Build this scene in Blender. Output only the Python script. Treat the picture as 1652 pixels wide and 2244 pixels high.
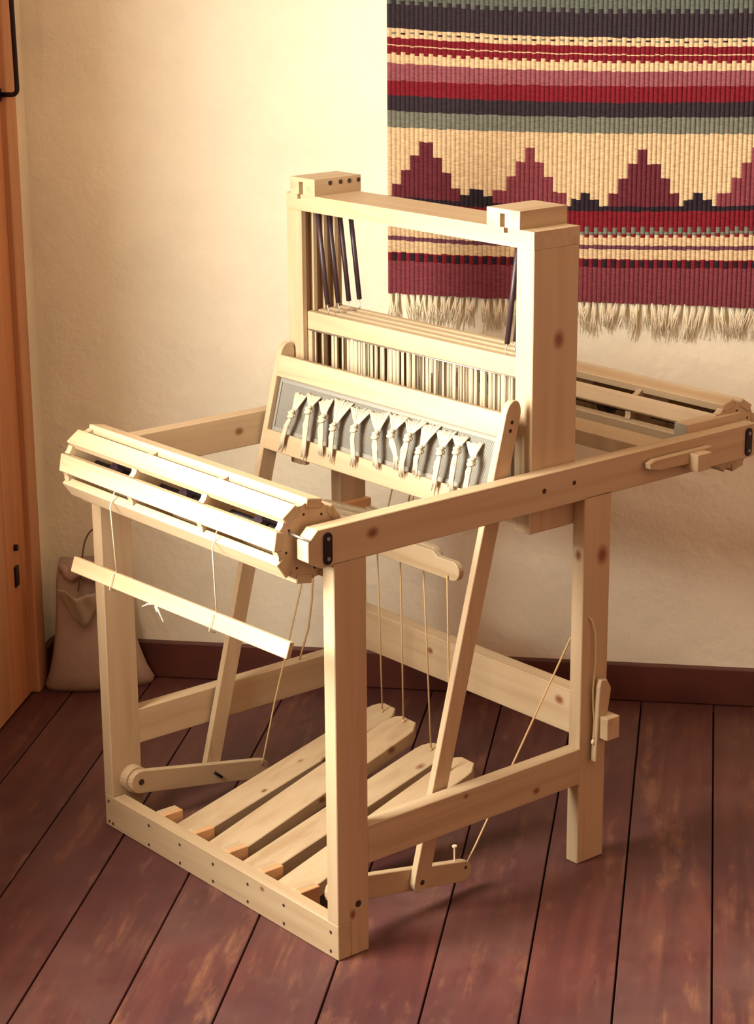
import bpy, bmesh, math, random
from mathutils import Vector, Matrix, noise

random.seed(7)
for o in list(bpy.data.objects):
    bpy.data.objects.remove(o)
scene = bpy.context.scene
COL = scene.collection

# ------------------------------------------------------------------ camera
# World axes = room axes: +X along the back wall, +Y towards the back wall.
TH = math.radians(-41.4)                        # the loom stands turned in the room
def to_room(v):
    c, s = math.cos(TH), math.sin(TH)
    return Vector((c*v[0] - s*v[1], s*v[0] + c*v[1], v[2]))
cam_d = bpy.data.cameras.new('camera')
cam = bpy.data.objects.new('camera', cam_d)
COL.objects.link(cam)
r2 = to_room((0.64077038, 0.76770637, -0.00634392))
u2 = to_room((-0.21585071, 0.18807856, 0.95814139))
fw = to_room((-0.7367644, 0.61257929, -0.28622514))
M = Matrix((r2, u2, -fw)).transposed().to_4x4()
M.translation = to_room((2.36008395, -1.87724217, 1.64286923))
cam.matrix_world = M
cam_d.sensor_fit = 'HORIZONTAL'
cam_d.sensor_width = 36.0
cam_d.lens = 36.0*4649.03/1652.0
cam_d.clip_start = 0.05
cam_d.clip_end = 60
scene.camera = cam

# ------------------------------------------------------------------ light
WALL_U, WALL_N = -0.83, 1.19
WIN = (-0.92, -0.10, 0.74, 2.10, 0.11)         # n0, n1, z0, z1, wall thickness
world = bpy.data.worlds.new('room_world')
scene.world = world
world.use_nodes = True
world.node_tree.nodes['Background'].inputs[0].default_value = (1.0, 0.72, 0.5, 1)
world.node_tree.nodes['Background'].inputs[1].default_value = 0.05

wl = bpy.data.lights.new('window_daylight', 'AREA')
wl.shape = 'RECTANGLE'
wl.size = WIN[1] - WIN[0]
wl.size_y = WIN[3] - WIN[2]
wl.energy = 150
wl.color = (1.0, 0.965, 0.87)
wlo = bpy.data.objects.new('window_daylight', wl)
wlo.location = (WALL_U - WIN[4] + 0.01, (WIN[0] + WIN[1])/2, (WIN[2] + WIN[3])/2)
wlo.rotation_euler = (math.radians(90), 0, math.radians(-90))
COL.objects.link(wlo)

vs = scene.view_settings
vs.view_transform = 'Standard'
vs.look = 'None'
vs.exposure = 0.0
vs.gamma = 1.0
vs.use_curve_mapping = False

# ------------------------------------------------------------------ material helpers
def new_mat(name, col, rough=0.6, metal=0.0, spec=0.5):
    m = bpy.data.materials.new(name)
    m.use_nodes = True
    b = m.node_tree.nodes['Principled BSDF']
    b.inputs['Base Color'].default_value = (*col, 1)
    b.inputs['Roughness'].default_value = rough
    b.inputs['Metallic'].default_value = metal
    b.inputs['Specular IOR Level'].default_value = spec
    return m

class NT:
    """tiny node-tree helper"""
    def __init__(self, m):
        self.t = m.node_tree; self.n = self.t.nodes; self.l = self.t.links
        self.b = self.n['Principled BSDF']
    def node(self, typ, **kw):
        x = self.n.new(typ)
        for k, v in kw.items():
            if k.startswith('i_'):
                x.inputs[k[2:].replace('_', ' ')].default_value = v
            else:
                setattr(x, k, v)
        return x
    def link(self, a, b): self.l.new(a, b)
    def math(self, op, a, b=None, clamp=False):
        x = self.n.new('ShaderNodeMath'); x.operation = op; x.use_clamp = clamp
        for i, v in enumerate((a, b)):
            if v is None: continue
            if isinstance(v, (int, float)): x.inputs[i].default_value = v
            else: self.link(v, x.inputs[i])
        return x.outputs[0]
    def mix(self, f, a, b, blend='MIX'):
        x = self.n.new('ShaderNodeMix'); x.data_type = 'RGBA'; x.blend_type = blend
        ins = [i for i in x.inputs if i.type == 'RGBA']
        fi = x.inputs[0]
        if isinstance(f, (int, float)): fi.default_value = f
        else: self.link(f, fi)
        for s, v in zip(ins, (a, b)):
            if isinstance(v, tuple): s.default_value = (*v, 1)
            else: self.link(v, s)
        return [o for o in x.outputs if o.type == 'RGBA'][0]
    def ramp(self, fac, stops):
        x = self.n.new('ShaderNodeValToRGB')
        e = x.color_ramp.elements
        while len(e) < len(stops): e.new(0.5)
        for el, (p, c) in zip(e, stops):
            el.position = p; el.color = (*c, 1)
        self.link(fac, x.inputs[0]); return x.outputs[0]
    def bump(self, h, strength=0.2, dist=0.01):
        x = self.n.new('ShaderNodeBump')
        x.inputs['Strength'].default_value = strength
        x.inputs['Distance'].default_value = dist
        self.link(h, x.inputs['Height']); self.link(x.outputs[0], self.b.inputs['Normal'])

# knots of the pine boards, in loom coordinates (position, radius)
KNOTS = [((0, .076, .695), .0085), ((-.027, .49, .93), .011), ((0, .575, .555), .012),
         ((-.013, .53, .56), .007), ((-.46, .55, .282), .006), ((-.42, .56, .27), .006),
         ((-.08, .56, .275), .008), ((0, .43, .168), .006), ((0, .27, .205), .004),
         ((-.645, .30, .69), .007), ((-.645, .42, .235), .006), ((-.645, .46, .25), .005),
         ((0, .03, .072), .006), ((-.447, .33, .108), .006),
         ((-.39, .32, .12), .005), ((-.30, .32, .10), .006), ((-.342, .40, .14), .007),
         ((-.342, .24, .09), .006), ((-.645, .25, .18), .007), ((-.2, 0, .05), .004),
         ((-.265, .40, .137), .008), ((-.48, .30, .10), .005), ((-.46, .20, .08), .005)]

def wood(name, axis, light=(.49, .37, .228), dark=(.37, .245, .132), rough=.5, knots=True):
    m = new_mat(name, light, rough)
    t = NT(m)
    tc = t.node('ShaderNodeTexCoord')
    oi = t.node('ShaderNodeObjectInfo')
    off = t.node('ShaderNodeVectorMath', operation='SCALE')
    comb = t.node('ShaderNodeCombineXYZ')
    t.link(oi.outputs['Random'], comb.inputs[0]); t.link(oi.outputs['Random'], comb.inputs[1]); t.link(oi.outputs['Random'], comb.inputs[2])
    t.link(comb.outputs[0], off.inputs[0]); off.inputs['Scale'].default_value = 7.0
    add = t.node('ShaderNodeVectorMath', operation='ADD')
    t.link(tc.outputs['Object'], add.inputs[0]); t.link(off.outputs[0], add.inputs[1])
    mp = t.node('ShaderNodeMapping')
    sc = [34.0, 34.0, 34.0]; sc[axis] = 1.6
    mp.inputs['Scale'].default_value = sc
    t.link(add.outputs[0], mp.inputs[0])
    n1 = t.node('ShaderNodeTexNoise', i_Scale=1.0, i_Detail=3.0, i_Roughness=.55, i_Distortion=.6)
    t.link(mp.outputs[0], n1.inputs['Vector'])
    mp2 = t.node('ShaderNodeMapping')
    sc2 = [260.0, 260.0, 260.0]; sc2[axis] = 6.0
    mp2.inputs['Scale'].default_value = sc2
    t.link(add.outputs[0], mp2.inputs[0])
    n2 = t.node('ShaderNodeTexNoise', i_Scale=1.0, i_Detail=2.0)
    t.link(mp2.outputs[0], n2.inputs['Vector'])
    mid = tuple((a*.62 + b*.38) for a, b in zip(light, dark))
    c1 = t.ramp(n1.outputs[0], [(.36, light), (.56, mid), (.72, dark)])
    c2 = t.mix(t.math('MULTIPLY', n2.outputs[0], .22), c1, dark)
    hue = t.mix(t.math('MULTIPLY', oi.outputs['Random'], .35), c2, (.50, .335, .19))
    col = hue
    if knots:
        s = None
        for (p, r) in KNOTS:
            d = t.node('ShaderNodeVectorMath', operation='SUBTRACT')
            t.link(tc.outputs['Object'], d.inputs[0]); d.inputs[1].default_value = p
            ml = t.node('ShaderNodeVectorMath', operation='MULTIPLY')
            t.link(d.outputs[0], ml.inputs[0])
            k = [1/r]*3; k[axis] = .75/r
            ml.inputs[1].default_value = k
            ln = t.node('ShaderNodeVectorMath', operation='LENGTH')
            t.link(ml.outputs[0], ln.inputs[0])
            v = t.math('SUBTRACT', 1.35, ln.outputs['Value'], clamp=True)
            s = v if s is None else t.math('MAXIMUM', s, v)
        col = t.mix(t.math('MULTIPLY', s, 1.1, clamp=True), hue, (.20, .065, .022))
    t.link(col, t.b.inputs['Base Color'])
    t.bump(n2.outputs[0], .05, .002)
    return m

PX = wood('pine_grain_across', 0)
PY = wood('pine_grain_deep', 1)
PZ = wood('pine_grain_upright', 2)
PINE = {'x': PX, 'y': PY, 'z': PZ}
OLDPINE = wood('aged_pine_block', 1, (.62, .33, .15), (.48, .22, .09))
GREYEND = new_mat('grey_end_grain', (.34, .30, .23), .8)
DARKWOOD_HOLE = new_mat('dark_hole', (.035, .015, .012), .8)
IRON = new_mat('black_iron', (.02, .012, .014), .45, .6)
STEEL = new_mat('bright_steel', (.62, .60, .56), .3, .9)
DIMSTEEL = new_mat('dull_steel', (.30, .27, .25), .45, .8)
RUBBER = new_mat('dark_spring_tube', (.040, .020, .026), .42)
CORD = new_mat('hemp_cord', (.52, .34, .16), .9)
PALECORD = new_mat('pale_cord', (.72, .56, .36), .9)
YARN = new_mat('cream_warp_yarn', (.50, .42, .30), .95)
HEDDLE = new_mat('cream_heddle_thread', (.46, .36, .23), .9)
REED = new_mat('grey_steel_reed', (.50, .47, .40), .5, .15)

# ------------------------------------------------------------------ geometry helpers
class MB:
    def __init__(s): s.v = []; s.f = []; s.mi = []
    def add(s, vs, fs, mi=0):
        b = len(s.v); s.v += [tuple(v) for v in vs]
        for f in fs:
            s.f.append(tuple(b + i for i in f)); s.mi.append(mi)
    def box(s, x0, x1, y0, y1, z0, z1, mi=0):
        s.add([(x0,y0,z0),(x1,y0,z0),(x1,y1,z0),(x0,y1,z0),(x0,y0,z1),(x1,y0,z1),(x1,y1,z1),(x0,y1,z1)],
              [(0,3,2,1),(4,5,6,7),(0,1,5,4),(1,2,6,5),(2,3,7,6),(3,0,4,7)], mi)
    def prism(s, poly, fn0, fn1, mi=0):
        n = len(poly)
        vs = [fn0(*p) for p in poly] + [fn1(*p) for p in poly]
        fs = [tuple(range(n))[::-1], tuple(range(n, 2*n))]
        fs += [(i, (i+1) % n, n+(i+1) % n, n+i) for i in range(n)]
        s.add(vs, fs, mi)
    def tube(s, pts, r, n=8, mi=0, caps=True):
        pts = [Vector(p) for p in pts]
        rr = r if isinstance(r, (list, tuple)) else [r]*len(pts)
        rings = []
        a = None
        for i, p in enumerate(pts):
            d = (pts[min(i+1, len(pts)-1)] - pts[max(i-1, 0)]).normalized()
            if a is None:
                a = d.orthogonal().normalized()
            else:
                a = (a - d*a.dot(d))
                a = a.normalized() if a.length > 1e-6 else d.orthogonal().normalized()
            b = d.cross(a)
            rings.append([p + (a*math.cos(2*math.pi*k/n) + b*math.sin(2*math.pi*k/n))*rr[i] for k in range(n)])
        vs = [v for r_ in rings for v in r_]
        fs = []
        for i in range(len(pts)-1):
            for k in range(n):
                fs.append((i*n+k, i*n+(k+1) % n, (i+1)*n+(k+1) % n, (i+1)*n+k))
        if caps:
            fs.append(tuple(range(n))[::-1]); fs.append(tuple(range((len(pts)-1)*n, len(pts)*n)))
        s.add(vs, fs, mi)
    def build(s, name, mat, parent=None, smooth=False, bevel=0, fn=None):
        me = bpy.data.meshes.new(name)
        vs = [fn(v) for v in s.v] if fn else s.v
        me.from_pydata([tuple(v) for v in vs], [], s.f)
        for m in (mat if isinstance(mat, (list, tuple)) else [mat]): me.materials.append(m)
        for p, i in zip(me.polygons, s.mi): p.material_index = i
        bm = bmesh.new(); bm.from_mesh(me)
        bmesh.ops.recalc_face_normals(bm, faces=bm.faces)
        if bevel:
            es = [e for e in bm.edges if len(e.link_faces) == 2 and e.calc_face_angle(0) > .5]
            bmesh.ops.bevel(bm, geom=es, offset=bevel, segments=1, affect='EDGES', clamp_overlap=True)
        bm.to_mesh(me); bm.free()
        if smooth:
            for p in me.polygons: p.use_smooth = True
        o = bpy.data.objects.new(name, me)
        COL.objects.link(o)
        if parent: o.parent = parent
        return o

def empty(name, loc=(0, 0, 0), rz=0, parent=None):
    o = bpy.data.objects.new(name, None); COL.objects.link(o)
    o.location = loc; o.rotation_euler = (0, 0, rz); o.empty_display_size = .1
    if parent: o.parent = parent
    return o
def tag(o, label, cat, group=None):
    o['label'] = label; o['category'] = cat
    if group: o['group'] = group
    return o
def struct(o):
    o['kind'] = 'structure'; return o
def box(name, mat, parent, x0, x1, y0, y1, z0, z1, bevel=.0012, fn=None):
    b = MB(); b.box(x0, x1, y0, y1, z0, z1)
    return b.build(name, mat, parent, bevel=bevel, fn=fn)
def tube(name, mat, parent, pts, r, n=8, fn=None):
    b = MB(); b.tube(pts, r, n)
    return b.build(name, mat, parent, smooth=True, fn=fn)
def prism_x(name, mat, parent, poly, x0, x1, bevel=.0012, fn=None):     # poly in (Y,Z), extruded along X
    b = MB(); b.prism(poly, lambda a, c: (x0, a, c), lambda a, c: (x1, a, c))
    return b.build(name, mat, parent, bevel=bevel, fn=fn)
def disc_x(name, mat, parent, x0, x1, y, z, r, n=14):
    poly = [(y + r*math.cos(2*math.pi*k/n), z + r*math.sin(2*math.pi*k/n)) for k in range(n)]
    return prism_x(name, mat, parent, poly, x0, x1, bevel=0)
def disc_y(name, mat, parent, y0, y1, x, z, r, n=12):
    b = MB()
    poly = [(x + r*math.cos(2*math.pi*k/n), z + r*math.sin(2*math.pi*k/n)) for k in range(n)]
    b.prism(poly, lambda a, c: (a, y0, c), lambda a, c: (a, y1, c))
    return b.build(name, mat, parent)
def arc(cx, cy, r, a0, a1, n=7):
    return [(cx + r*math.cos(math.radians(a0 + (a1-a0)*i/n)), cy + r*math.sin(math.radians(a0 + (a1-a0)*i/n))) for i in range(n+1)]

# ------------------------------------------------------------------ ROOM
U0, U1, N0, N1, H = WALL_U, 2.7, -3.9, WALL_N, 2.7
def plaster(name, col, bump=.35):
    m = new_mat(name, col, .85, spec=.25)
    t = NT(m)
    tc = t.node('ShaderNodeTexCoord')
    n1 = t.node('ShaderNodeTexNoise', i_Scale=3.2, i_Detail=5.0, i_Roughness=.6)
    n2 = t.node('ShaderNodeTexNoise', i_Scale=28.0, i_Detail=4.0, i_Roughness=.6)
    t.link(tc.outputs['Object'], n1.inputs['Vector']); t.link(tc.outputs['Object'], n2.inputs['Vector'])
    dk = tuple(c*.88 for c in col)
    c = t.mix(t.ramp(n1.outputs[0], [(.4, (0, 0, 0)), (.7, (1, 1, 1))]), col, dk)
    t.link(c, t.b.inputs['Base Color'])
    h = t.math('ADD', n1.outputs[0], t.math('MULTIPLY', n2.outputs[0], .35))
    t.bump(h, bump, .03)
    return m
WALLM = plaster('cream_limewash_plaster', (.88, .80, .62))
CEILM = plaster('brown_boarded_ceiling', (.72, .57, .44), .1)

def floor_wood():
    m = new_mat('red_brown_floor_varnish', (.12, .04, .02), .4)
    t = NT(m)
    tc = t.node('ShaderNodeTexCoord'); oi = t.node('ShaderNodeObjectInfo')
    comb = t.node('ShaderNodeCombineXYZ')
    for i in range(3): t.link(oi.outputs['Random'], comb.inputs[i])
    sc = t.node('ShaderNodeVectorMath', operation='SCALE'); t.link(comb.outputs[0], sc.inputs[0]); sc.inputs['Scale'].default_value = 9
    ad = t.node('ShaderNodeVectorMath', operation='ADD'); t.link(tc.outputs['Object'], ad.inputs[0]); t.link(sc.outputs[0], ad.inputs[1])
    mp = t.node('ShaderNodeMapping'); mp.inputs['Scale'].default_value = (30, 1.8, 10); t.link(ad.outputs[0], mp.inputs[0])
    n1 = t.node('ShaderNodeTexNoise', i_Scale=1.0, i_Detail=4.0, i_Distortion=.8); t.link(mp.outputs[0], n1.inputs['Vector'])
    n2 = t.node('ShaderNodeTexNoise', i_Scale=3.6, i_Detail=5.0, i_Roughness=.65); t.link(ad.outputs[0], n2.inputs['Vector'])
    mp3 = t.node('ShaderNodeMapping'); mp3.inputs['Scale'].default_value = (16, 4.5, 10); t.link(ad.outputs[0], mp3.inputs[0])
    n3 = t.node('ShaderNodeTexNoise', i_Scale=1.0, i_Detail=5.0, i_Roughness=.7); t.link(mp3.outputs[0], n3.inputs['Vector'])
    n4 = t.node('ShaderNodeTexNoise', i_Scale=1.7, i_Detail=3.0); t.link(tc.outputs['Object'], n4.inputs['Vector'])
    mp5 = t.node('ShaderNodeMapping'); mp5.inputs['Scale'].default_value = (70, 2.2, 10); t.link(ad.outputs[0], mp5.inputs[0])
    n5 = t.node('ShaderNodeTexNoise', i_Scale=1.0, i_Detail=3.0); t.link(mp5.outputs[0], n5.inputs['Vector'])
    c = t.ramp(n1.outputs[0], [(.28, (.060, .0145, .0145)), (.52, (.098, .0245, .0215)), (.75, (.150, .045, .031))])
    c = t.mix(t.ramp(n2.outputs[0], [(.44, (0, 0, 0)), (.66, (.7, .7, .7))]), c, (.135, .062, .048))      # dull scuffed varnish
    c = t.mix(t.ramp(n4.outputs[0], [(.42, (0, 0, 0)), (.66, (.8, .8, .8))]), c, (.048, .013, .015))   # dark stains
    wear = t.math('MULTIPLY', t.ramp(n3.outputs[0], [(.52, (0, 0, 0)), (.66, (1, 1, 1))]), t.ramp(n5.outputs[0], [(.42, (.15, .15, .15)), (.62, (1, 1, 1))]))
    c = t.mix(t.math('MULTIPLY', wear, .55), c, (.27, .118, .058))      # worn through to the wood
    c = t.mix(t.math('MULTIPLY', oi.outputs['Random'], .4), c, (.075, .018, .016))
    t.link(c, t.b.inputs['Base Color'])
    t.link(t.ramp(n2.outputs[0], [(.35, (.5, .5, .5)), (.7, (.7, .7, .7))]), t.b.inputs['Roughness'])
    t.bump(n1.outputs[0], .12, .004)
    return m
FLOORM = floor_wood()
GAPM = new_mat('dark_floor_gap', (.02, .008, .006), .9)

floor = struct(box('floor', GAPM, None, U0-.4, U1+.1, N0-.1, N1+.12, -.06, -.02, 0))
seams = [-.905, -.755, -.604, -.461, -.308, -.156, -.002, .15, .298, .436, .584]
while seams[-1] < U1 - .05: seams.append(seams[-1] + .149)
for i in range(len(seams)-1):
    g = .0016
    b = MB(); b.box(seams[i]+g, seams[i+1]-g, N0, N1, -.03, random.uniform(-.0006, 0))
    b.build('plank', FLOORM, floor, bevel=.0012)

struct(box('wall_back', WALLM, None, U0-.4, U1+.1, N1, N1+.12, -.05, H, 0))
PANELM = plaster('brown_panelled_wall', (.66, .41, .30), .1)
struct(box('wall_right', PANELM, None, U1, U1+.12, N0, N1, -.05, H, 0))
struct(box('wall_front', PANELM, None, U0-.4, U1+.1, N0-.12, N0, -.05, H, 0))
struct(box('ceiling', CEILM, None, U0-.4, U1+.1, N0-.1, N1+.1, H, H+.1, 0))
# left wall with a deep window opening and a door opening
wn0, wn1, wz0, wz1, wt = WIN
DN0, DN1, DZ = .28, 1.06, 2.02
b = MB()
b.box(U0-wt, U0, N0, wn0, -.05, H); b.box(U0-wt, U0, wn0, wn1, -.05, wz0); b.box(U0-wt, U0, wn0, wn1, wz1, H)
b.box(U0-wt, U0, wn1, DN0, -.05, H); b.box(U0-wt, U0, DN0, DN1, DZ, H); b.box(U0-wt, U0, DN1, N1, -.05, H)
struct(b.build('wall_left', WALLM))

DOORW = wood('orange_brown_door_wood', 2, (.60, .235, .085), (.40, .135, .05), .5, knots=False)
FRAMEW = wood('window_frame_wood', 2, (.62, .52, .38), (.5, .4, .28), .5, knots=False)
wnd = struct(box('window_1', FRAMEW, None, U0-wt-.03, U0-wt+.005, wn0, wn0+.05, wz0, wz1, 0))
for a in ((wn1-.05, wn1, wz0, wz1), (wn0, wn1, wz0, wz0+.05), (wn0, wn1, wz1-.05, wz1), ((wn0+wn1)/2-.02, (wn0+wn1)/2+.02, wz0, wz1)):
    box('window_frame', FRAMEW, wnd, U0-wt-.03, U0-wt+.005, a[0], a[1], a[2], a[3], 0)

box('window_sill', FRAMEW, wnd, U0-wt+.005, U0+.10, wn0-.05, wn1+.05, wz0-.03, wz0, .004)

# door: boarded leaf, casing trim, iron handle and lock
door = struct(box('door_1', DOORW, None, U0-.05, U0-.012, DN0+.01, DN1-.005, .004, DZ-.005, .002))
k = 6
for i in range(k):
    a = DN0 + .012 + (DN1-DN0-.02)*i/k; c = DN0 + .012 + (DN1-DN0-.02)*(i+1)/k
    box('board', DOORW, door, U0-.014, U0-.003, a+.0015, c-.0015, .006, DZ-.008, .0025)
for a in ((DN1-.008, 1.108, 0, DZ+.05), (DN0-.045, DN0+.012, 0, DZ+.05), (DN0+.012, DN1-.008, DZ-.008, DZ+.05)):
    tr = struct(box('trim_1', DOORW, None, U0-.02, U0+.010, *a, .003))
h = MB()
h.tube([(U0-.004, 1.035, 1.56), (U0+.020, 1.036, 1.56)] + [(U0+.020 + .013*math.sin(math.radians(q)), 1.037, 1.547 + .013*math.cos(math.radians(q))) for q in (30, 60, 90)]
       + [(U0+.033, 1.048, 1.256)] + [(U0+.033 - .011*(1-math.cos(math.radians(q))), 1.0485, 1.256 - .011*math.sin(math.radians(q))) for q in (30, 60, 90)]
       + [(U0-.004, 1.0485, 1.245)], .0048, 10)
h.build('door_handle', IRON, door, smooth=True)
disc = MB()
disc.prism([(1.0485 + .012*math.cos(2*math.pi*q/14), 1.245 + .012*math.sin(2*math.pi*q/14)) for q in range(14)], lambda a, c: (U0-.004, a, c), lambda a, c: (U0, a, c))
disc.build('handle_rose', IRON, door)
box('lock_plate', IRON, door, U0-.004, U0+.0015, .970, .990, .262, .305, .001)
disc = MB(); disc.tube([(U0-.006, .981, .344), (U0+.004, .981, .344)], .007, 12)
disc.build('keyhole', IRON, door)

BASEM = new_mat('dark_red_baseboard_paint', (.085, .022, .016), .45)
t = NT(BASEM); tc = t.node('ShaderNodeTexCoord'); n1 = t.node('ShaderNodeTexNoise', i_Scale=6.0, i_Detail=4.0)
t.link(tc.outputs['Object'], n1.inputs['Vector'])
t.link(t.ramp(n1.outputs[0], [(.35, (.065, .018, .014)), (.7, (.12, .030, .018))]), t.b.inputs['Base Color'])
struct(box('baseboard_back', BASEM, None, U0, U1, N1-.014, N1+.01, 0, .081, .003))
struct(box('baseboard_right', BASEM, None, U1-.014, U1+.01, N0, N1-.014, 0, .081, .003))
struct(box('baseboard_left', BASEM, None, U0-.01, U0+.012, 1.108, N1-.014, 0, .081, .003))
struct(box('baseboard_front', BASEM, None, U0, U1, N0-.01, N0+.014, 0, .081, .003))

# ------------------------------------------------------------------ LOOM
T, W, D, YB, ZU, ZU0 = .0273, .6725, .0627, .5311, .72, .6592
XL = -W + T                      # inner face of the left legs
loom = empty('floor_loom', (0, 0, 0), TH)
tag(loom, 'pale pine four-treadle floor loom with slatted rollers and tall castle', 'loom')

# legs (front ones are notched for the front rail)
def leg(x0, x1, y0, front):
    if front:
        poly = [(y0+.026, 0), (y0+D, 0), (y0+D, ZU0+.004), (y0, ZU0+.004), (y0, .0608), (y0+.026, .0608)]
    else:
        poly = [(y0, 0), (y0+D, 0), (y0+D, ZU0+.004), (y0, ZU0+.004)]
    return prism_x('leg', PZ, loom, poly, x0, x1)
leg_fr = leg(-T, 0, 0, True); leg_fl = leg(-W, XL, 0, True)
leg(-T, 0, YB, False); leg_bl = leg(-W, XL, YB, False)
disc_x('bolt_hole', DARKWOOD_HOLE, leg_fr, -.002, .0006, .0412, .0876, .0058)

# front bottom rail with its countersunk screws
fr = box('front_rail', PX, loom, -W, 0, 0, .026, 0, .0608)
for (x, z) in ((-.661, .049), (-.661, .0096), (-.649, .0084), (-.532, .0465), (-.534, .0085), (-.437, .0436), (-.438, .0088), (-.339, .0433),
               (-.340, .011), (-.240, .0433), (-.241, .011), (-.1415, .0431), (-.142, .010), (-.019, .0437), (-.0195, .0104)):
    disc_y('screw', DARKWOOD_HOLE, fr, -.0005, .002, x, z, .0029)

# upper side rails, ends chamfered
YE = .972
rail_poly = [(-.048, .673), (-.048, .703), (-.030, ZU), (YE-.018, ZU), (YE, .703), (YE, .673), (YE-.022, ZU0), (-.0235, ZU0)]
rails = []
for (x0, x1) in ((-T, 0), (-W, XL)):
    rails.append(prism_x('side_rail', PY, loom, rail_poly, x0, x1))
for y0 in (-.0195, YE-.0445):
    poly = arc(y0+.008, .7055, .008, 0, 180, 8) + arc(y0+.008, .671, .008, 180, 360, 8)
    pl = prism_x('iron_plate', IRON, rails[0], poly, -.001, .003, .0004)
    for z in (.704, .6725):
        disc_x('screw_head', DIMSTEEL, rails[0], .002, .0042, y0+.008, z, .0030)
for (y, z, r) in ((.437, .692, .0042), (.505, .6935, .0038)):
    disc_x('bolt', DARKWOOD_HOLE, rails[0], -.001, .0006, y, z, r)
# lower side stretchers
for (x0, x1) in ((-T, 0), (-W, XL)):
    box('side_stretcher', PY, loom, x0, x1, D-.001, YB+.001, .1501, .2156)

# lower back beam with a wedged through tenon
def joined(name, mat, boxes, parent=loom, bevel=.001):
    b = MB()
    for a in boxes: b.box(*a)
    return b.build(name, mat, parent, bevel=bevel)
lb = joined('back_beam', PX, [(XL-.001, -T+.001, .560, .592, .2205, .300), (-T, .035, .562, .5915, .2325, .2725), (-W-.035, XL, .562, .5915, .2325, .2725)])
wedge = [(.5535, .190), (.5665, .190), (.5885, .318), (.578, .336), (.5635, .338), (.560, .325)]
prism_x('wedge', PZ, lb, wedge, .0045, .0165)
prism_x('wedge', PZ, lb, wedge, -W-.0165, -W-.0045)
# upper back beam with a wedged through tenon
ub = joined('back_beam', PX, [(XL-.001, -T+.001, .767, .832, .663, .690), (-T, .035, .7655, .800, .6705, .7005), (-W-.035, XL, .7655, .800, .6705, .7005)])
uw = [(.667, .6895), (.667, .6995), (.680, .7035), (.822, .7035), (.822, .6800), (.690, .6835)]
prism_x('wedge', PY, ub, uw, .0045, .0165)
prism_x('wedge', PY, ub, uw, -W-.0165, -W-.0045)
# ratchet bar lying beside the back roller
rb = MB(); rb.box(-.056, -.0275, .805, .945, .704, .735)
rbo = rb.build('pawl_bar', PY, loom, bevel=.0012)
rb = MB(); rb.box(-.0558, -.0277, .8045, .8058, .7042, .7348); rb.build('end_grain', GREYEND, rbo)

# slatted rollers
def roller(yc, zc, x0, x1, rot, pins):
    core = MB(); core.tube([(x0-.006, yc, zc), (x1+.006, yc, zc)], .006, 12)
    ro = core.build('slatted_roller', IRON, loom, smooth=True)
    rs, th, wd, rd = .0655, .0150, .0300, .0585
    L = x1 - x0
    def P(a, r, s): return (yc + r*math.cos(a) - s*math.sin(a), zc + r*math.sin(a) + s*math.cos(a))
    # discs: round plates notched for the slats
    for i in range(4):
        c0 = x0 + .001 + (L-.002-.013)*i/3
        poly = []
        for q in range(8):
            a = math.radians(rot + 45*q)
            hw = wd/2
            poly += [P(a, rd, -hw-.0015), P(a, rs-th, -hw-.0003), P(a, rs-th, hw+.0003), P(a, rd, hw+.0015)]
            poly += [P(a + math.radians(22.5), rd+.0005, 0)]
        prism_x('disc', PZ, ro, poly, c0, c0+.013, 0)
    for q in range(8):
        a = math.radians(rot + 45*q)
        poly = [P(a, rs-th, -wd/2), P(a, rs, -wd/2), P(a, rs, wd/2), P(a, rs-th, wd/2)]
        prism_x('slat', PX, ro, poly, x0, x1, .0012)
    for q in range(8):
        a = math.radians(rot + 45*q + 22.5)
        disc_x('peg_hole', DARKWOOD_HOLE, ro, x1-.003, x1-.0004, *P(a, .0445, 0), .0021, 10)
    for q in range(3):
        xx = x0 + L*(q+.45)/3
        nb = MB(); nb.tube([(xx-.014, yc, zc), (xx-.011, yc, zc), (xx+.011, yc, zc), (xx+.014, yc, zc)], [.010, .019, .019, .010], 10)
        nb.build('clamp_collar', RUBBER, ro, smooth=False)
        nb = MB(); nb.tube([(xx+.010, yc-.010, zc+.016), (xx+.098, yc-.010, zc+.016)], .0045, 8)
        nb.build('tension_rod', IRON, ro, smooth=True)
    return ro
r1 = roller(-.0175, .6926, -.634, -.0352, 80, True)
r2_ = roller(.9375, .6926, -.634, -.0352, 104, True)
# locking pins
tube('lock_pin', STEEL, r1, [(-.040, -.0543, .7125), (.001, -.0445, .7055)], .0021)
tube('lock_pin', STEEL, r1, [(-.690, -.0445, .7145), (-.630, -.0545, .7125)], .0024)
tube('lock_pin', STEEL, r2_, [(-.040, .925, .725), (-.0285, .925, .7265)], .0026)

# castle: posts with guide strips, top board, cap blocks.  It stands slightly skewed.
def sk(v):
    return (v[0], v[1] + .015*(v[0] + .0273)/.6177, v[2])
YT, YT2, ZT, ZJ = .4319, .533, 1.1094, 1.0806
for (x0, x1, s0, s1) in ((-T-.029, -T+.0006, -T-.039, -T-.0285), (XL-.0006, XL+.029, XL+.0285, XL+.039)):
    p = box('castle_post', PZ, loom, x0, x1, YT, YT2, .6124, ZJ, .0012, sk)
    for (a, c) in ((YT+.0008, .4435), (.4585, .468), (.483, .4925), (.5075, .517)):
        box('guide_strip', PZ, p, s0, s1, a, c, .6130, ZJ, .0010, sk)
b = MB()
X0, X1 = XL-.0006, -T+.0006
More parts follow.
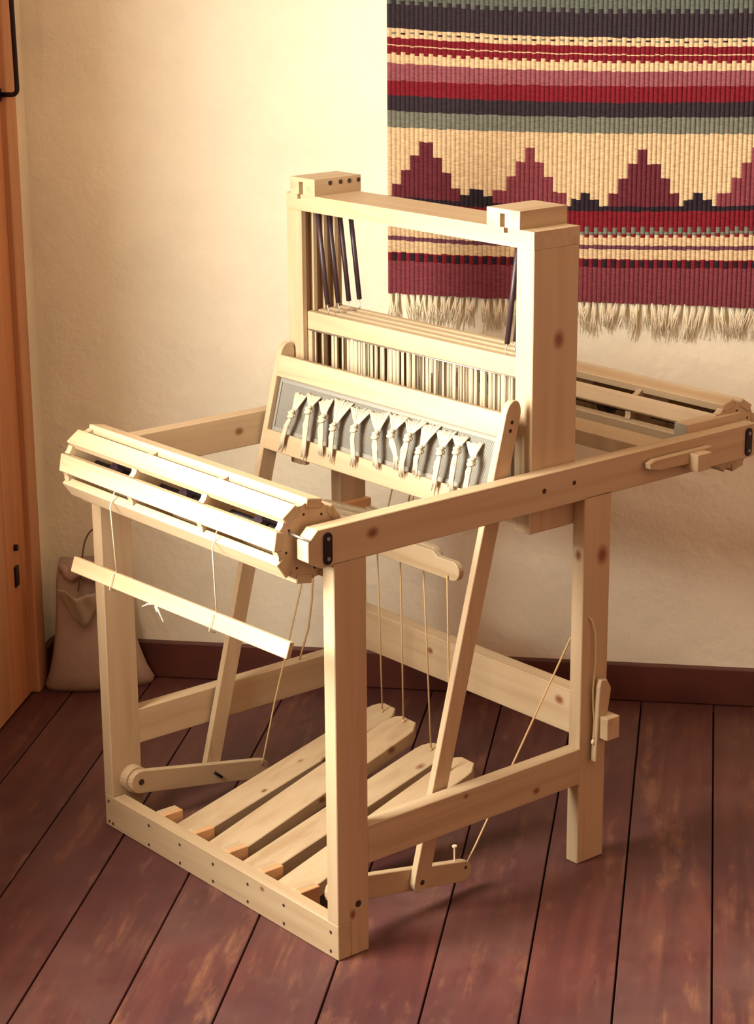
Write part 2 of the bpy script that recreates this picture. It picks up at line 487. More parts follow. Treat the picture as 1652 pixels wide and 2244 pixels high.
# board front lip carries two small notches, the board behind it is solid
pf = [(X0, ZJ), (X1, ZJ), (X1, ZT), (-.086, ZT), (-.086, ZT-.0085), (-.095, ZT-.0085), (-.095, ZT), (-.6055, ZT), (-.6055, ZT-.0085), (-.6145, ZT-.0085), (-.6145, ZT), (X0, ZT)]
b.prism(pf, lambda a, c: (a, YT, c), lambda a, c: (a, YT+.010, c))
b.box(X0, X1, YT+.0099, YT2, ZJ, ZT)
b.build('castle_top', PX, loom, bevel=0, fn=sk)
for (a0, a1, s0, s1) in ((-.1347, -.0597, -.1045, -.0935), (-.634, -.567, -.6105, -.599)):
    b = MB()
    zc = 1.1385
    pf = [(a0, ZT), (s0, ZT), (s0, 1.131), (s1, 1.131), (s1, ZT), (a1, ZT), (a1, zc), (a0, zc)]
    b.prism(pf, lambda a, c: (a, YT+.0005, c), lambda a, c: (a, YT+.014, c))
    b.box(a0, a1, YT+.0139, YT2+.004, ZT-.0003, zc)
    cap = b.build('cap_block', PY, loom, bevel=0, fn=sk)
    if a1 < -.3:
        for y in (.4655, .489, .509, .530):
            disc_x('cord_hole', RUBBER, cap, a1-.002, a1+.0006, y-.0115, 1.130, .0042)

# heddle shafts hanging on dark springs
def heddle_mesh():
    b = MB(); w = .0027
    zs = [.866, .80, .757, .750, .743, .70, .645]
    ws = [w, w*1.05, w*.8, w*1.3, w*.8, w*1.05, w]
    vs = []
    for z, q in zip(zs, ws): vs += [(-q, 0, z), (0, -.0009, z), (q, 0, z), (0, .0009, z)]
    fs = []
    for i in range(len(zs)-1):
        for k in range(4): fs.append((i*4+k, i*4+(k+1) % 4, i*4+4+(k+1) % 4, i*4+4+k))
    b.add(vs, fs)
    me = bpy.data.meshes.new('heddle'); me.from_pydata(b.v, [], b.f); me.materials.append(HEDDLE)
    return me
HM = heddle_mesh()
SX0, SX1 = -.6145, -.0575
for i in range(4):
    y0 = .4445 + .0245*i; y1 = y0 + .013
    b = MB()
    zt, zb = .8985, .8665
    b.box(SX0, SX1, y0, y1, zb, zt); b.box(SX0, SX1, y0, y1, .618, .645)
    b.box(SX0, SX0+.018, y0+.0005, y1-.0005, .645, zb); b.box(SX1-.018, SX1, y0+.0005, y1-.0005, .645, zb)
    sh = b.build('heddle_shaft', PX, loom, bevel=.0008, fn=sk)
    tube('heddle_rod', STEEL, sh, [(SX0+.012, y0-.0012, .8655), (SX1-.012, y0-.0012, .8655)], .0014, 6, sk)
    tube('heddle_rod', STEEL, sh, [(SX0+.012, y0-.0012, .647), (SX1-.012, y0-.0012, .647)], .0014, 6, sk)
    rnd = random.Random(31 + i)
    xs = []
    if i == 0: xs = [-.581, -.561, -.541, -.534]
    x = -.527 + rnd.uniform(0, .01)
    while x < -.088:
        xs.append(x)
        dense = .0062 if x < -.30 else .0088
        x += dense*rnd.uniform(.72, 1.45) + (.006 if rnd.random() < .07 else 0)
    for x in xs:
        p = sk((x, y0-.0012, 0))
        o = bpy.data.objects.new('heddle', HM); COL.objects.link(o); o.parent = sh
        o.location = (p[0], p[1], rnd.uniform(-.0008, .0008)); o.rotation_euler = (0, rnd.uniform(-.012, .012), rnd.uniform(-.5, .5))
    ym = (y0+y1)/2
    for (xt, xb, sgn) in ((-.583, -.5585, 1), (-.0815 - .004*(i > 0), -.1045 - .006*(i > 0), -1)):
        zlo = .9165
        d = Vector((xb-xt, 0, zlo-1.079))
        sp = tube('spring_tube', RUBBER, loom, [(xt, ym, 1.0805), (xb, ym, zlo)], .0044, 12, sk)
        tube('hook', STEEL, sp, [(xb, ym, zlo+.002), (xb + .0005*sgn, ym, .911), (xb + .0035*sgn, ym, .907), (xb + .001*sgn, ym, .9025), (xb, ym, .8975)], .0009, 6, sk)
    # tie cord to the lam below
    xt = (-.335, -.350, -.385, -.46)[i]
    yl = (.405, .435, .462, .487)[i]
    tube('lam_cord', CORD, sh, [(xt, ym-.01, .62), (xt, yl, .53)], .0014, 6)

# lams (levers under the shafts) and their pivot
lam_tips = [(.405, -.163), (.435, -.250), (.462, -.335), (.487, -.440)]
for (yc, xt) in lam_tips:
    z0, z1 = .5015, .5355
    r = (z1-z0)/2
    poly = [(-.640, z0-.006), (-.46, z0), (xt-r, z0)] + [(xt-r + r*math.cos(math.radians(a)), (z0+z1)/2 + r*math.sin(math.radians(a))) for a in range(-75, 90, 15)] + [(xt-r, z1), (xt-.055, z1), (xt-.068, z1+.008), (-.46, z1+.004), (-.640, z0+.026)]
    b = MB(); b.prism(poly, lambda a, c: (a, yc-.006, c), lambda a, c: (a, yc+.006, c))
    b.build('lam', PX, loom, bevel=.001)
tube('lam_pivot_rod', DIMSTEEL, loom, [(-.628, .385, .508), (-.628, .535, .508)], .003)
box('pivot_block', OLDPINE, loom, XL-.001, -.6315, .524, .5965, .4875, .5125)

# beater (batten) pivoting low on two levers, leaning back against the castle
def BT(x, v, w): return (x, .2043 + .2479*v + .9688*w, .1294 + .9688*v - .2479*w)
def bt_poly(name, mat, poly, x0, x1, bevel=.001):          # poly in (w, v)
    b = MB(); b.prism(poly, lambda w, v: BT(x0, v, w), lambda w, v: BT(x1, v, w))
    return b.build(name, mat, loom, bevel=bevel)
def bt_box(b, x0, x1, v0, v1, w0, w1):
    vs = [BT(x, v, w) for x in (x0, x1) for v in (v0, v1) for w in (w0, w1)]
    b.add(vs, [(0,1,3,2),(4,6,7,5),(0,4,5,1),(2,3,7,6),(0,2,6,4),(1,5,7,3)])
sword = [(.0, -.060)] + [(.0165 + .0165*math.cos(math.radians(a)), -.068 + .0185*math.sin(math.radians(a))) for a in range(195, 346, 15)] + [(.033, -.060), (.033, .715)] + \
        [(.0165 + .0165*math.cos(math.radians(a)), .715 + .025*math.sin(math.radians(a))) for a in range(15, 170, 20)] + [(0, .715)]
sw_r = bt_poly('beater_sword', PZ, sword, -.046, -.033)
sw_l = bt_poly('beater_sword', PZ, sword, -.639, -.626)
for (v, w) in ((.704, .0163), (.690, .0163), (-.0685, .0175)):
    x, y, z = BT(0, v, w)
    disc_x('bolt', DARKWOOD_HOLE, sw_r, -.034, -.0325, y, z, .0045 if v < 0 else .0032)
b = MB(); bt_box(b, -.6265, -.0455, .6765, .7155, .0005, .028); b.build('beater_cap', PX, loom, bevel=.0012)
b = MB(); bt_box(b, -.6265, -.0455, .5440, .5795, -.001, .030); b.build('beater_sill', PX, loom, bevel=.0012)
# reed: steel frame and fine dents
b = MB()
bt_box(b, -.622, -.050, .6680, .6775, .0085, .0185); bt_box(b, -.622, -.050, .5785, .5865, .0085, .0185)
bt_box(b, -.622, -.617, .585, .669, .0085, .0185); bt_box(b, -.055, -.050, .585, .669, .0085, .0185)
reed = b.build('reed', DIMSTEEL, loom)
reed.data.materials[0] = new_mat('reed_frame_tape', (.24, .22, .18), .7)
b = MB(); x = -.616
while x < -.0555:
    bt_box(b, x, x+.0006, .585, .669, .0100, .0172); x += .0021
dents = b.build('dents', REED, reed); dents['kind'] = 'stuff'

# levers at the foot of the beater, pivoted on the front legs
def capsule(p0, r0, p1, r1, n=8):
    a = math.degrees(math.atan2(p1[1]-p0[1], p1[0]-p0[0]))
    return arc(*p0, r0, a+90, a+270, n) + arc(*p1, r1, a-90, a+90, n)
lv = capsule((.0405, .090), .0215, (.3075, .0405), .0185)
lev_r = prism_x('beater_lever', PY, loom, lv, -.0595, -.0462)
lev_l = prism_x('beater_lever', PY, loom, lv, -.6258, -.613)
disc_x('pivot_boss', PY, lev_l, XL-.001, -.6255, .0405, .090, .0245, 20)
disc_x('pivot_boss', PY, lev_r, -.0465, -T+.001, .0405, .090, .0245, 20)
disc_x('bolt', DARKWOOD_HOLE, lev_l, -.614, -.6124, .0405, .0905, .0058)
disc_x('bolt', DARKWOOD_HOLE, lev_r, -.047, -.0458, .3125, .0465, .003)
tube('pin', IRON, lev_l, [(-.6122, .2005, .0640), (-.6118, .2165, .0500)], .0027)
nb = MB(); nb.tube([(-.053, .2931, .040), (-.053, .2931, .0875), (-.053, .2931, .0878), (-.053, .2931, .0905)], [.0014, .0014, .0042, .0042], 8)
nb.build('nail', PALECORD, lev_r)
# cords from the levers
tube('lever_cord', CORD, lev_r, [(-.052, .3215, .052), (-.046, .335, .082), (-.040, .5455, .405)], .0017, 8)
tube('lever_cord', CORD, lev_l, [(-.612, .308, .048), (-.609, .310, .0615), (-.602, .335, .175), (-.600, .362, .2635), (-.600, .400, .386), (-.600, .404, .450), (-.600, .405, .503)], .0016, 8)
pts = [(-.612, .434, .503), (-.614, .440, .46), (-.618, .443, .41), (-.620, .440, .345), (-.632, .440, .285), (-.648, .436, .235), (-.652, .433, .217)]
tube('lever_cord', CORD, loom, pts, .0019, 8)
pts = [(-.001, .5455, .452), (.004, .5505, .445), (.006, .558, .420), (.006, .560, .37), (.006, .5545, .32), (.006, .556, .285), (.009, .5575, .262), (.010, .5560, .236), (.009, .5545, .228)]
tube('lever_cord', CORD, loom, pts, .0016, 8)
kb = MB(); kb.tube([(.009, .5545, .231), (.009, .5545, .2275), (.009, .5545, .223), (.009, .5545, .220)], [.0012, .0036, .0036, .001], 8)
kb.build('cord_knot', PALECORD, loom, smooth=True)

# treadles between spacer blocks on the front rail
for x in (-.533, -.437, -.339, -.240, -.1415):
    box('spacer_block', OLDPINE, loom, x-.0125, x+.0125, .0255, .066, .012, .0615)
    box('spacer_block', PY, loom, x-.0127, x+.0020, .0256, .0655, .013, .0620)
tre = [(-.515, -.4475, .243, .515, -.475, .490), (-.418, -.3425, .300, .475, -.380, .4606), (-.319, -.2530, .258, .468, -.287, .4460), (-.221, -.152, .300, .445, -.190, .405)]
lam_y = [.487, .462, .435, .405]
for (x0, x1, sl, ye, cx, cy), ly in zip(tre, lam_y):
    def zt(y): return .040 + sl*(y-.04)
    rr = .026
    out = [(x0, .029), (x1, .029), (x1, ye-rr*1.3)] + [(x1-rr + rr*math.cos(math.radians(a)), ye-rr*1.3 + rr*1.3*math.sin(math.radians(a))) for a in (22, 68)] + \
          [(x0+rr - rr*math.cos(math.radians(a)), ye-rr*1.3 + rr*1.3*math.sin(math.radians(a))) for a in (75, 50, 25)] + [(x0, ye-rr*1.3)]
    b = MB(); b.prism(out, lambda x, y: (x, y, zt(y)-.027), lambda x, y: (x, y, zt(y)))
    tr = b.build('treadle', PY, loom, bevel=.0016)
    tube('treadle_cord', CORD, tr, [(cx, cy, zt(cy)-.002), (cx, (cy+ly)/2-.004, .33), (cx, ly-.0085, .510)], .0015, 8)
    kb = MB(); kb.tube([(cx, cy, zt(cy)-.001), (cx, cy, zt(cy)+.003), (cx, cy, zt(cy)+.006)], [.0034, .0028, .0015], 8)
    kb.build('cord_knot', CORD, tr, smooth=True)

# ------------------------------------------------------------------ APRON STICK hanging from the front roller
stick = empty('apron_stick', to_room((-.30, -.083, .52)), TH)
tag(stick, 'pale flat stick hanging by two thin cords from front roller', 'stick')
def S(p): return (p[0]+.30, p[1]+.083, p[2]-.52)
b = MB()
poly = [(-.092, .5215), (-.083, .5195), (-.0745, .5440), (-.0835, .5465)]
b.prism(poly, lambda a, c: S((-.601, a, c-.001)), lambda a, c: S((-.0015, a, c+.0105)))
b.build('bar', PX, stick, bevel=.001)
for (xa, xb, zz) in ((-.478, -.4745, .549), (-.1920, -.1925, .553)):
    tube('cord', PALECORD, stick, [S((xa, -.046, .700)), S((xa, -.076, .683)), S((xa, -.085, .66)), S((xb, -.080, zz-.004))], .0012, 6)
    tube('cord_loop', PALECORD, stick, [S((xb, -.080, zz)), S((xb+.001, -.090, zz-.006)), S((xb+.001, -.096, zz-.028)), S((xb, -.084, zz-.033))], .0010, 6)
for k, (dx, dz) in enumerate(((-.030, -.006), (-.018, .001), (.024, -.010), (.030, -.017), (.012, -.004))):
    x0 = -.350
    tube('thread_end', YARN, stick, [S((x0, -.087, .527)), S((x0+dx*.5, -.093, .525+dz*.3)), S((x0+dx, -.094, .522+dz))], .0015, 6)

# ------------------------------------------------------------------ WARP BUNDLES knotted in the reed
BUN = [[(-.5701,.6542),(-.5406,.6529),(-.5517,.6196),(-.5672,.5624)],[(-.5367,.6577),(-.5017,.6582),(-.5077,.6352),(-.501,.5623)],
[(-.5009,.651),(-.4663,.6605),(-.4666,.6273),(-.4563,.5736)],[(-.4591,.6618),(-.413,.6637),(-.4336,.6189),(-.4276,.5712)],
[(-.4145,.6561),(-.3613,.6603),(-.3784,.627),(-.3662,.5755)],[(-.3625,.6561),(-.314,.6643),(-.3207,.6261),(-.307,.578)],
[(-.3111,.6625),(-.268,.6658),(-.2827,.6358),(-.2554,.5939)],[(-.2688,.6602),(-.2195,.6671),(-.2397,.6379),(-.2423,.581)],
[(-.2272,.6618),(-.1848,.666),(-.2063,.6227),(-.2082,.588)],[(-.1894,.6582),(-.1457,.6635),(-.1563,.6311),(-.1572,.574)],
[(-.1517,.657),(-.115,.6611),(-.1186,.6402),(-.1173,.5801)],[(-.1149,.6527),(-.0798,.6566),(-.080,.6283),(-.0822,.5853)]]
BUN = [[(x, v) for (x, v) in q] for q in BUN]
BLAB = ['bundle of cream warp threads in reed beside the far beater sword, tail swung outwards',
        'second knotted cream warp bundle from the far beater sword',
        'cream warp bundle whose tail crosses the wider bundle next to it',
        'wide cream warp bundle fanned beside crossed tails, fourth from far sword',
        'broad fan cream warp bundle, fifth from the far beater sword',
        'cream warp bundle with thick round knot, sixth from far beater sword',
        'cream warp bundle with its tail kicked sideways, seventh from far beater sword',
        'fifth cream warp bundle from the beater sword by the side rail',
        'cream warp bundle with low knot, fourth from the beater sword by the side rail',
        'third cream warp bundle from the beater sword by the side rail',
        'second cream warp bundle from the beater sword by the side rail',
        'cream warp bundle next to the beater sword by the side rail']
for bi, (a, c, kx, te) in enumerate(BUN):
    rnd = random.Random(100 + bi)
    root = empty('warp_bundle', to_room(BT(kx[0], kx[1], -.008)), TH)
    tag(root, BLAB[bi], 'yarn bundle', 'knotted warp bundles hanging in the reed')
    o0 = Vector(BT(kx[0], kx[1], -.008))
    def R(x, v, w): return tuple(Vector(BT(x, v, w)) - o0)
    n = 11
    b = MB()
    for q in range(n):
        f = q/(n-1)
        xt = a[0] + (c[0]-a[0])*f; vt = a[1] + (c[1]-a[1])*f + rnd.uniform(-.0015, .0015) + .002
        m = .55
        b.tube([R(xt, vt, .012), R(xt, vt-.0005, .006), R(xt + (kx[0]-xt)*m, vt + (kx[1]-vt)*m, -.002 + rnd.uniform(-.001, .001)),
                R(kx[0] + (f-.5)*.006, kx[1]+.004, -.007)], [.0016, .0019, .0017, .0012], 6)
    b.build('fan', YARN, root, smooth=True)
    b = MB()
    for q in range(2):      # an overhand knot: two wrapped coils
        pts = []
        for s_ in range(13):
            t_ = 2*math.pi*s_/12
            pts.append(R(kx[0] + .0055*math.cos(t_), kx[1] + .0035*(q-.5)*2 + .0025*math.sin(t_ + q), -.0095 + .0052*math.sin(t_)))
        b.tube(pts, .0026, 8)
    b.tube([R(kx[0], kx[1]+.007, -.008), R(kx[0], kx[1], -.010), R(kx[0], kx[1]-.007, -.010)], [.0036, .0068, .0040], 10)
    b.build('knot', YARN, root, smooth=True)
    b = MB(); m = 7
    for q in range(m):
        f = q/(m-1) - .5
        xe = te[0] + f*.012*rnd.uniform(.6, 1.3); ve = te[1] + rnd.uniform(-.012, .004) - .006
        bend = rnd.uniform(-.002, .002)
        b.tube([R(kx[0] + f*.005, kx[1]-.004, -.010), R((kx[0]*.6+te[0]*.4) + f*.009 + bend, kx[1]*.6+te[1]*.4, -.0115 + rnd.uniform(-.002, .001)),
                R((kx[0]*.2+te[0]*.8) + f*.008, kx[1]*.2+te[1]*.8, -.0105), R(xe, ve, -.0085)], [.0018, .0021, .0018, .0008], 6)
    b.build('tail', YARN, root, smooth=True)

# ------------------------------------------------------------------ RUG on the back wall
COLS = {'teal': (.095, .105, .085), 'navy': (.032, .022, .028), 'cream': (.56, .40, .23), 'red': (.165, .011, .018), 'rose': (.235, .070, .082),
        'green': (.150, .150, .115), 'plum': (.110, .020, .028), 'mauve': (.185, .040, .050), 'black': (.022, .014, .020), 'violet': (.13, .045, .065)}
CN = list(COLS)
def wool(name, col):
    m = new_mat('wool_' + name, col, .95, spec=.15)
    t = NT(m); tc = t.node('ShaderNodeTexCoord')
    mp = t.node('ShaderNodeMapping'); mp.inputs['Scale'].default_value = (90, 20, 420); t.link(tc.outputs['Object'], mp.inputs[0])
    n = t.node('ShaderNodeTexNoise', i_Scale=1.0, i_Detail=3.0); t.link(mp.outputs[0], n.inputs['Vector'])
    t.link(t.ramp(n.outputs[0], [(.3, tuple(c*.78 for c in col)), (.7, tuple(min(1, c*1.18) for c in col))]), t.b.inputs['Base Color'])
    t.bump(n.outputs[0], .5, .002)
    return m
WOOL = [wool(c, COLS[c]) for c in CN]
bl = [1.4157, 1.366, 1.3487, 1.3341, 1.3167, 1.3002, 1.2671, 1.2392, 1.2084, 1.1767, 1.0401, 1.0347, .9977, .9823, .9632, .955, .9313, .9139, .8476]
bmid = [1.3995, 1.3503, 1.3341, 1.3187, 1.3033, 1.287, 1.2585, 1.2274, 1.1996, 1.1691, 1.0262, 1.0217, .986, .968, .9527, .9446, .9248, .9076, .8394]
br = [1.4004, 1.351, 1.335, 1.3198, 1.3045, 1.291, 1.2621, 1.2322, 1.2031, 1.1712, 1.0328, 1.0284, .9923, .9746, .9559, .9479, .9283, .9123, .8345]
UA, UM, UB = -.0912, .267, .6186
def zb(i, u):
    u = min(u, .70)
    return (bl[i]*(u-UM)*(u-UB)/((UA-UM)*(UA-UB)) + bmid[i]*(u-UA)*(u-UB)/((UM-UA)*(UM-UB)) + br[i]*(u-UA)*(u-UM)/((UB-UA)*(UB-UM)))
PITCH = .00905
RU0, RU1 = -.0920, .995
NR = int(round((RU1-RU0)/PITCH))
rug = empty('wall_rug', ((RU0+RU1)/2, N1, .77), 0)
tag(rug, 'striped woven wool rug with stepped pyramids and fringe hung on the wall', 'rug')
RO = Vector(((RU0+RU1)/2, N1, .77))
pyr = [(-.0164, 'plum'), (.1888, 'mauve'), (.4076, 'plum'), (.6229, 'mauve'), (.842, 'plum')]
mini = [.0853, .2952, .515, .735, .955]
lev_h = [0, .0275, .0560, .0845, .1125]
half = [.0690, .0490, .0300, .0115]
mesh_v, mesh_f, mesh_m = [], [], []
def rug_cell(u0, u1, zlo0, zhi0, zlo1, zhi1, c):
    """one ribbed cell: bulging strip between u0..u1"""
    nseg = 4
    base = len(mesh_v)
    for s_ in range(nseg+1):
        f = s_/nseg
        u = u0 + (u1-u0)*f
        dep = .0055 + .0032*math.sin(math.pi*f)**.7
        wav = .003*math.sin(u*9+1) + .002*math.sin(u*23)
        for z in (zlo0 + (zlo1-zlo0)*f, zhi0 + (zhi1-zhi0)*f):
            mesh_v.append((u-RO.x, N1-.006-dep-wav*0.6-RO.y, z-RO.z))
    for s_ in range(nseg):
        mesh_f.append((base+2*s_, base+2*s_+2, base+2*s_+3, base+2*s_+1)); mesh_m.append(CN.index(c))
rnd = random.Random(5)
ZTOP = 1.62
for r in range(NR):
    u0 = RU0 + r*PITCH; u1 = u0 + PITCH; uc = (u0+u1)/2
    alt = r % 2
    j = [rnd.uniform(-.0011, .0011) for _ in range(19)]
    def Z(i, u): return zb(i, u) + j[i]
    segs = []          # (boundary function lower, upper, colour)
    tooth = .0085 if alt else 0
    def seg(lo, hi, c): segs.append((lo, hi, c))
    seg(lambda u: Z(0, u) + .022 + .012*alt, lambda u: ZTOP, 'navy')
    seg(lambda u: Z(0, u) - .004 + tooth, lambda u: Z(0, u) + .022 + .012*alt, 'teal')
    seg(lambda u: Z(1, u), lambda u: Z(0, u) - .004 + tooth, 'navy')
    # cream band with a dashed line
    if alt:
        seg(lambda u: Z(2, u)+.0075, lambda u: Z(2, u)+.0110, 'green' if r % 4 == 1 else 'black')
        seg(lambda u: Z(2, u)+.0110, lambda u: Z(1, u), 'cream'); seg(lambda u: Z(2, u), lambda u: Z(2, u)+.0075, 'cream')
    else:
        seg(lambda u: Z(2, u), lambda u: Z(1, u), 'cream')
    seg(lambda u: Z(3, u)+.001, lambda u: Z(2, u), 'red'); seg(lambda u: Z(3, u)-.0012, lambda u: Z(3, u)+.001, 'cream')
    tz = .0045*alt
    seg(lambda u: Z(4, u)+tz, lambda u: Z(3, u)-.0012, 'red')
    seg(lambda u: Z(5, u), lambda u: Z(4, u)+tz, 'cream')
    seg(lambda u: Z(6, u), lambda u: Z(5, u), 'rose')
    seg(lambda u: Z(7, u), lambda u: Z(6, u), 'red')
    seg(lambda u: Z(8, u), lambda u: Z(7, u), 'navy')
    seg(lambda u: Z(9, u), lambda u: Z(8, u), 'green')
    # pyramid band
    hgt, pc = 0, None
    for (pu, c) in pyr:
        for q in range(4):
            if abs(uc-pu) < half[q]: hgt, pc = lev_h[q+1], c
    for mu in mini:
        if abs(uc-mu) < .010: hgt, pc = .0275, 'black'
        elif abs(uc-mu) < .0285: hgt, pc = .0150, 'black'
    if hgt:
        seg(lambda u, hh=hgt: Z(10, u)+hh, lambda u: Z(9, u), 'cream')
        seg(lambda u: Z(10, u)+.002, lambda u, hh=hgt: Z(10, u)+hh, pc)
    else:
        seg(lambda u: Z(10, u)+.002, lambda u: Z(9, u), 'cream')
    seg(lambda u: Z(11, u)-.003, lambda u: Z(10, u)+.002, 'black')
    seg(lambda u: Z(12, u)+.002, lambda u: Z(11, u)-.003, 'red')
    if alt:
        seg(lambda u: Z(13, u)+.007, lambda u: Z(12, u)+.002, 'green'); seg(lambda u: Z(13, u), lambda u: Z(13, u)+.007, 'red')
    else:
        seg(lambda u: Z(13, u)+.011, lambda u: Z(12, u)+.002, 'red'); seg(lambda u: Z(13, u)+.004, lambda u: Z(13, u)+.011, 'green'); seg(lambda u: Z(13, u), lambda u: Z(13, u)+.004, 'cream')
    seg(lambda u: Z(14, u), lambda u: Z(13, u), 'cream')
    seg(lambda u: Z(15, u), lambda u: Z(14, u), 'violet')
    seg(lambda u: Z(16, u), lambda u: Z(15, u), 'cream')
    if alt:
        seg(lambda u: Z(17, u)+.0005, lambda u: Z(16, u)-.002, 'black'); seg(lambda u: Z(16, u)-.002, lambda u: Z(16, u), 'red'); seg(lambda u: Z(17, u), lambda u: Z(17, u)+.0005, 'red')
    else:
        seg(lambda u: Z(17, u), lambda u: Z(16, u), 'red')
    seg(lambda u: Z(18, u), lambda u: Z(17, u), 'mauve')
    for (lo, hi, c) in segs:
        if hi(uc) - lo(uc) < 1e-5: continue
        rug_cell(u0, u1, lo(u0), hi(u0), lo(u1), hi(u1), c)
me = bpy.data.meshes.new('woven_cloth'); me.from_pydata(mesh_v, [], mesh_f)
for m in WOOL: me.materials.append(m)
for p, i in zip(me.polygons, mesh_m): p.material_index = i; p.use_smooth = True
cloth = bpy.data.objects.new('woven_cloth', me); COL.objects.link(cloth); cloth.parent = rug
# backing gives the cloth its thickness
b = MB()
for r in range(0, NR, 4):
    u0 = RU0 + r*PITCH; u1 = min(RU0 + (r+4)*PITCH, RU0 + NR*PITCH)
    vs = []
    for u in (u0, u1):
        wav = (.003*math.sin(u*9+1) + .002*math.sin(u*23))*.6
        for (y, z) in ((N1-.0105-wav, zb(18, u)+.001), (N1-.0105-wav, ZTOP), (N1-.001, ZTOP), (N1-.001, zb(18, u)+.001)):
            vs.append((u-RO.x, y-RO.y, z-RO.z))
    b.add(vs, [(0, 1, 5, 4), (1, 2, 6, 5), (2, 3, 7, 6), (3, 0, 4, 7), (0, 3, 2, 1), (4, 5, 6, 7)])
b.build('backing', WOOL[CN.index('plum')], rug)
FRINGE = new_mat('cream_fringe_yarn', (.82, .70, .50), .95)
rnd = random.Random(12)
u = RU0 + .004
while u < RU1 - .004:
    zt_ = zb(18, u); L = rnd.uniform(.048, .074); lean = rnd.uniform(-.014, .014)
    b = MB()
    for q in range(11):
        e = lean + rnd.uniform(-.011, .011); l2 = L*rnd.uniform(.7, 1.08)
        yy = N1 - .010 - RO.y
        b.tube([(u-RO.x, yy, zt_+.002-RO.z), (u + e*.35 + rnd.uniform(-.002, .002) - RO.x, yy-.002+rnd.uniform(-.002, .002), zt_ - l2*.45 - RO.z),
                (u + e - RO.x, yy + rnd.uniform(-.003, .005), zt_ - l2 - RO.z)], [.0014, .0009, .0005], 5)
    b.build('tassel', FRINGE, rug, smooth=True)
    u += rnd.uniform(.010, .0165)

# ------------------------------------------------------------------ SACK in the corner
def sackcloth():
    m = new_mat('grey_brown_sackcloth', (.30, .225, .155), .95, spec=.1)
    t = NT(m); tc = t.node('ShaderNodeTexCoord')
    n = t.node('ShaderNodeTexNoise', i_Scale=9.0, i_Detail=5.0); t.link(tc.outputs['Object'], n.inputs['Vector'])
    n2 = t.node('ShaderNodeTexNoise', i_Scale=160.0, i_Detail=2.0); t.link(tc.outputs['Object'], n2.inputs['Vector'])
    t.link(t.ramp(n.outputs[0], [(.35, (.40, .275, .215)), (.7, (.52, .37, .29))]), t.b.inputs['Base Color'])
    t.bump(t.math('ADD', n.outputs[0], t.math('MULTIPLY', n2.outputs[0], .05)), .22, .02)
    return m
SACK = sackcloth()
SACKPALE = new_mat('pale_sack_lining', (.46, .36, .25), .95, spec=.1)
sack = empty('cloth_sack', (-.705, 1.115, 0), math.radians(21))
tag(sack, 'grey-brown cloth sack with string loop slumped in the room corner', 'sack')
b = MB(); NS, NRr = 28, 15
rings = []
prof = [(0.0, .112, .030), (.012, .116, .041), (.04, .103, .046), (.08, .092, .046), (.12, .084, .043), (.16, .078, .039), (.20, .073, .035), (.235, .068, .030), (.262, .062, .026), (.280, .056, .023)]
for (z, a, c) in prof:
    ring = []
    for q in range(NS):
        t_ = 2*math.pi*q/NS
        ct, st = math.cos(t_), math.sin(t_)
        pw = 1.35 if z < .03 else 1.0
        x = a*math.copysign(abs(ct)**(1.0), ct); y = c*math.copysign(abs(st)**(.75*pw), st)
        k = noise.noise(Vector((x*16, y*16, z*9)))*.0050 + .0022*math.sin(ct*9 + z*14)*(.3 + z*2.5)
        ring.append((x*(1+k*4) - .06*z, y + k*1.2 + .06*z*.5, z + (.006*noise.noise(Vector((x*30, 3, 1))) if z > .25 else 0)))
    rings.append(ring)
vs = [v for r_ in rings for v in r_]; fs = []
for i in range(len(rings)-1):
    for q in range(NS): fs.append((i*NS+q, i*NS+(q+1) % NS, (i+1)*NS+(q+1) % NS, (i+1)*NS+q))
fs.append(tuple(range(NS))[::-1])
# the mouth folds inwards
inner = [(x*.86, y*.72, z-.03) for (x, y, z) in rings[-1]]
base = len(vs); vs += inner; top = (len(rings)-1)*NS
for q in range(NS): fs.append((top+q, top+(q+1) % NS, base+(q+1) % NS, base+q))
fs.append(tuple(range(base, base+NS)))
b.add(vs, fs)
body = b.build('body', SACK, sack, smooth=True)
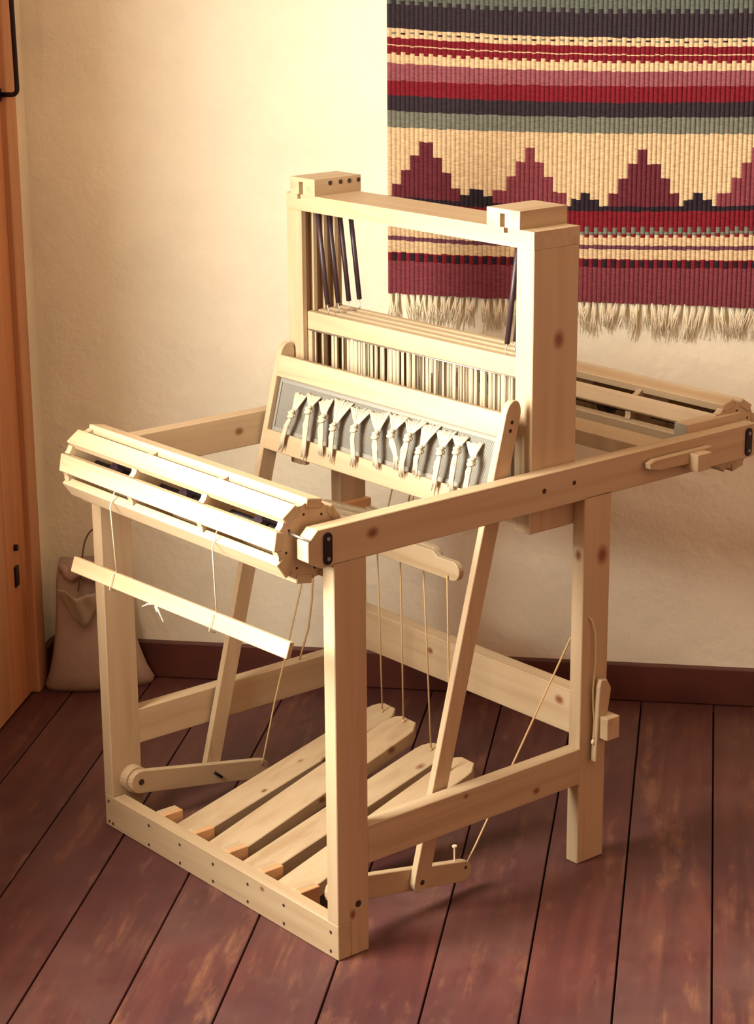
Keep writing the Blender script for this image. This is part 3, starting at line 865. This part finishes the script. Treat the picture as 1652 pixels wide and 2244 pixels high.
# turned-down flap hanging open over the front like a pocket
b = MB(); NI, NJ = 13, 9
vs = []
for side in (0, 1):
    for i in range(NI):
        f = i/(NI-1)*2 - 1                                   # -1 .. 1 across
        x = f*.046 - .026
        top = .236 - .012*(1-f*f) + .004*math.sin(7*f); bot = .150 + .070*abs(f)**1.25
        for j_ in range(NJ):
            g = j_/(NJ-1)
            z = bot + (top-bot)*g
            out = .006 + .026*g*(1-f*f) + .003*math.sin(9*f + 5*g)
            vs.append((x - .05*z, -.036 + .08*(z-.15) - .011*(1-f*f) - out + .0025*side, z))
fs = []
def IX(side, i, j_): return side*NI*NJ + i*NJ + j_
for i in range(NI-1):
    for j_ in range(NJ-1):
        fs.append((IX(0, i, j_), IX(0, i+1, j_), IX(0, i+1, j_+1), IX(0, i, j_+1)))
        fs.append((IX(1, i, j_), IX(1, i, j_+1), IX(1, i+1, j_+1), IX(1, i+1, j_)))
    fs.append((IX(0, i, NJ-1), IX(0, i+1, NJ-1), IX(1, i+1, NJ-1), IX(1, i, NJ-1)))
    fs.append((IX(0, i, 0), IX(1, i, 0), IX(1, i+1, 0), IX(0, i+1, 0)))
b.add(vs, fs); b.build('flap', SACKPALE, sack, smooth=True)
# roll of cloth around the mouth
b = MB()
for q in range(1):
    pts = []
    for s_ in range(17):
        t_ = math.pi*1.02 + math.pi*.96*s_/16
        pts.append((.060*math.cos(t_) - .010, .034*math.sin(t_) + .004, .262 + .008*math.sin(s_*1.3)))
    b.tube(pts, [.006 + .009*math.sin(math.pi*min(1, s_/16)) + .002*math.sin(s_*2.1) for s_ in range(17)], 10)
b.build('rolled_rim', SACK, sack, smooth=True)
pts = [(-.040, -.030, .225), (-.036, -.036, .255), (-.030, -.030, .290), (-.020, -.020, .330), (-.004, -.018, .352), (.016, -.018, .352), (.028, -.018, .335), (.028, -.020, .312), (.014, -.024, .286), (.004, -.03, .262)]
sm = []
for i in range(len(pts)-1):
    p0, p1, p2, p3 = [Vector(pts[max(0, min(len(pts)-1, i+d))]) for d in (-1, 0, 1, 2)]
    for s_ in range(5):
        t_ = s_/5
        sm.append(.5*((2*p1) + (-p0+p2)*t_ + (2*p0-5*p1+4*p2-p3)*t_*t_ + (-p0+3*p1-3*p2+p3)*t_**3))
b = MB(); b.tube(sm, .0019, 8); b.build('string_loop', new_mat('brown_string', (.15, .085, .045), .9), sack, smooth=True)
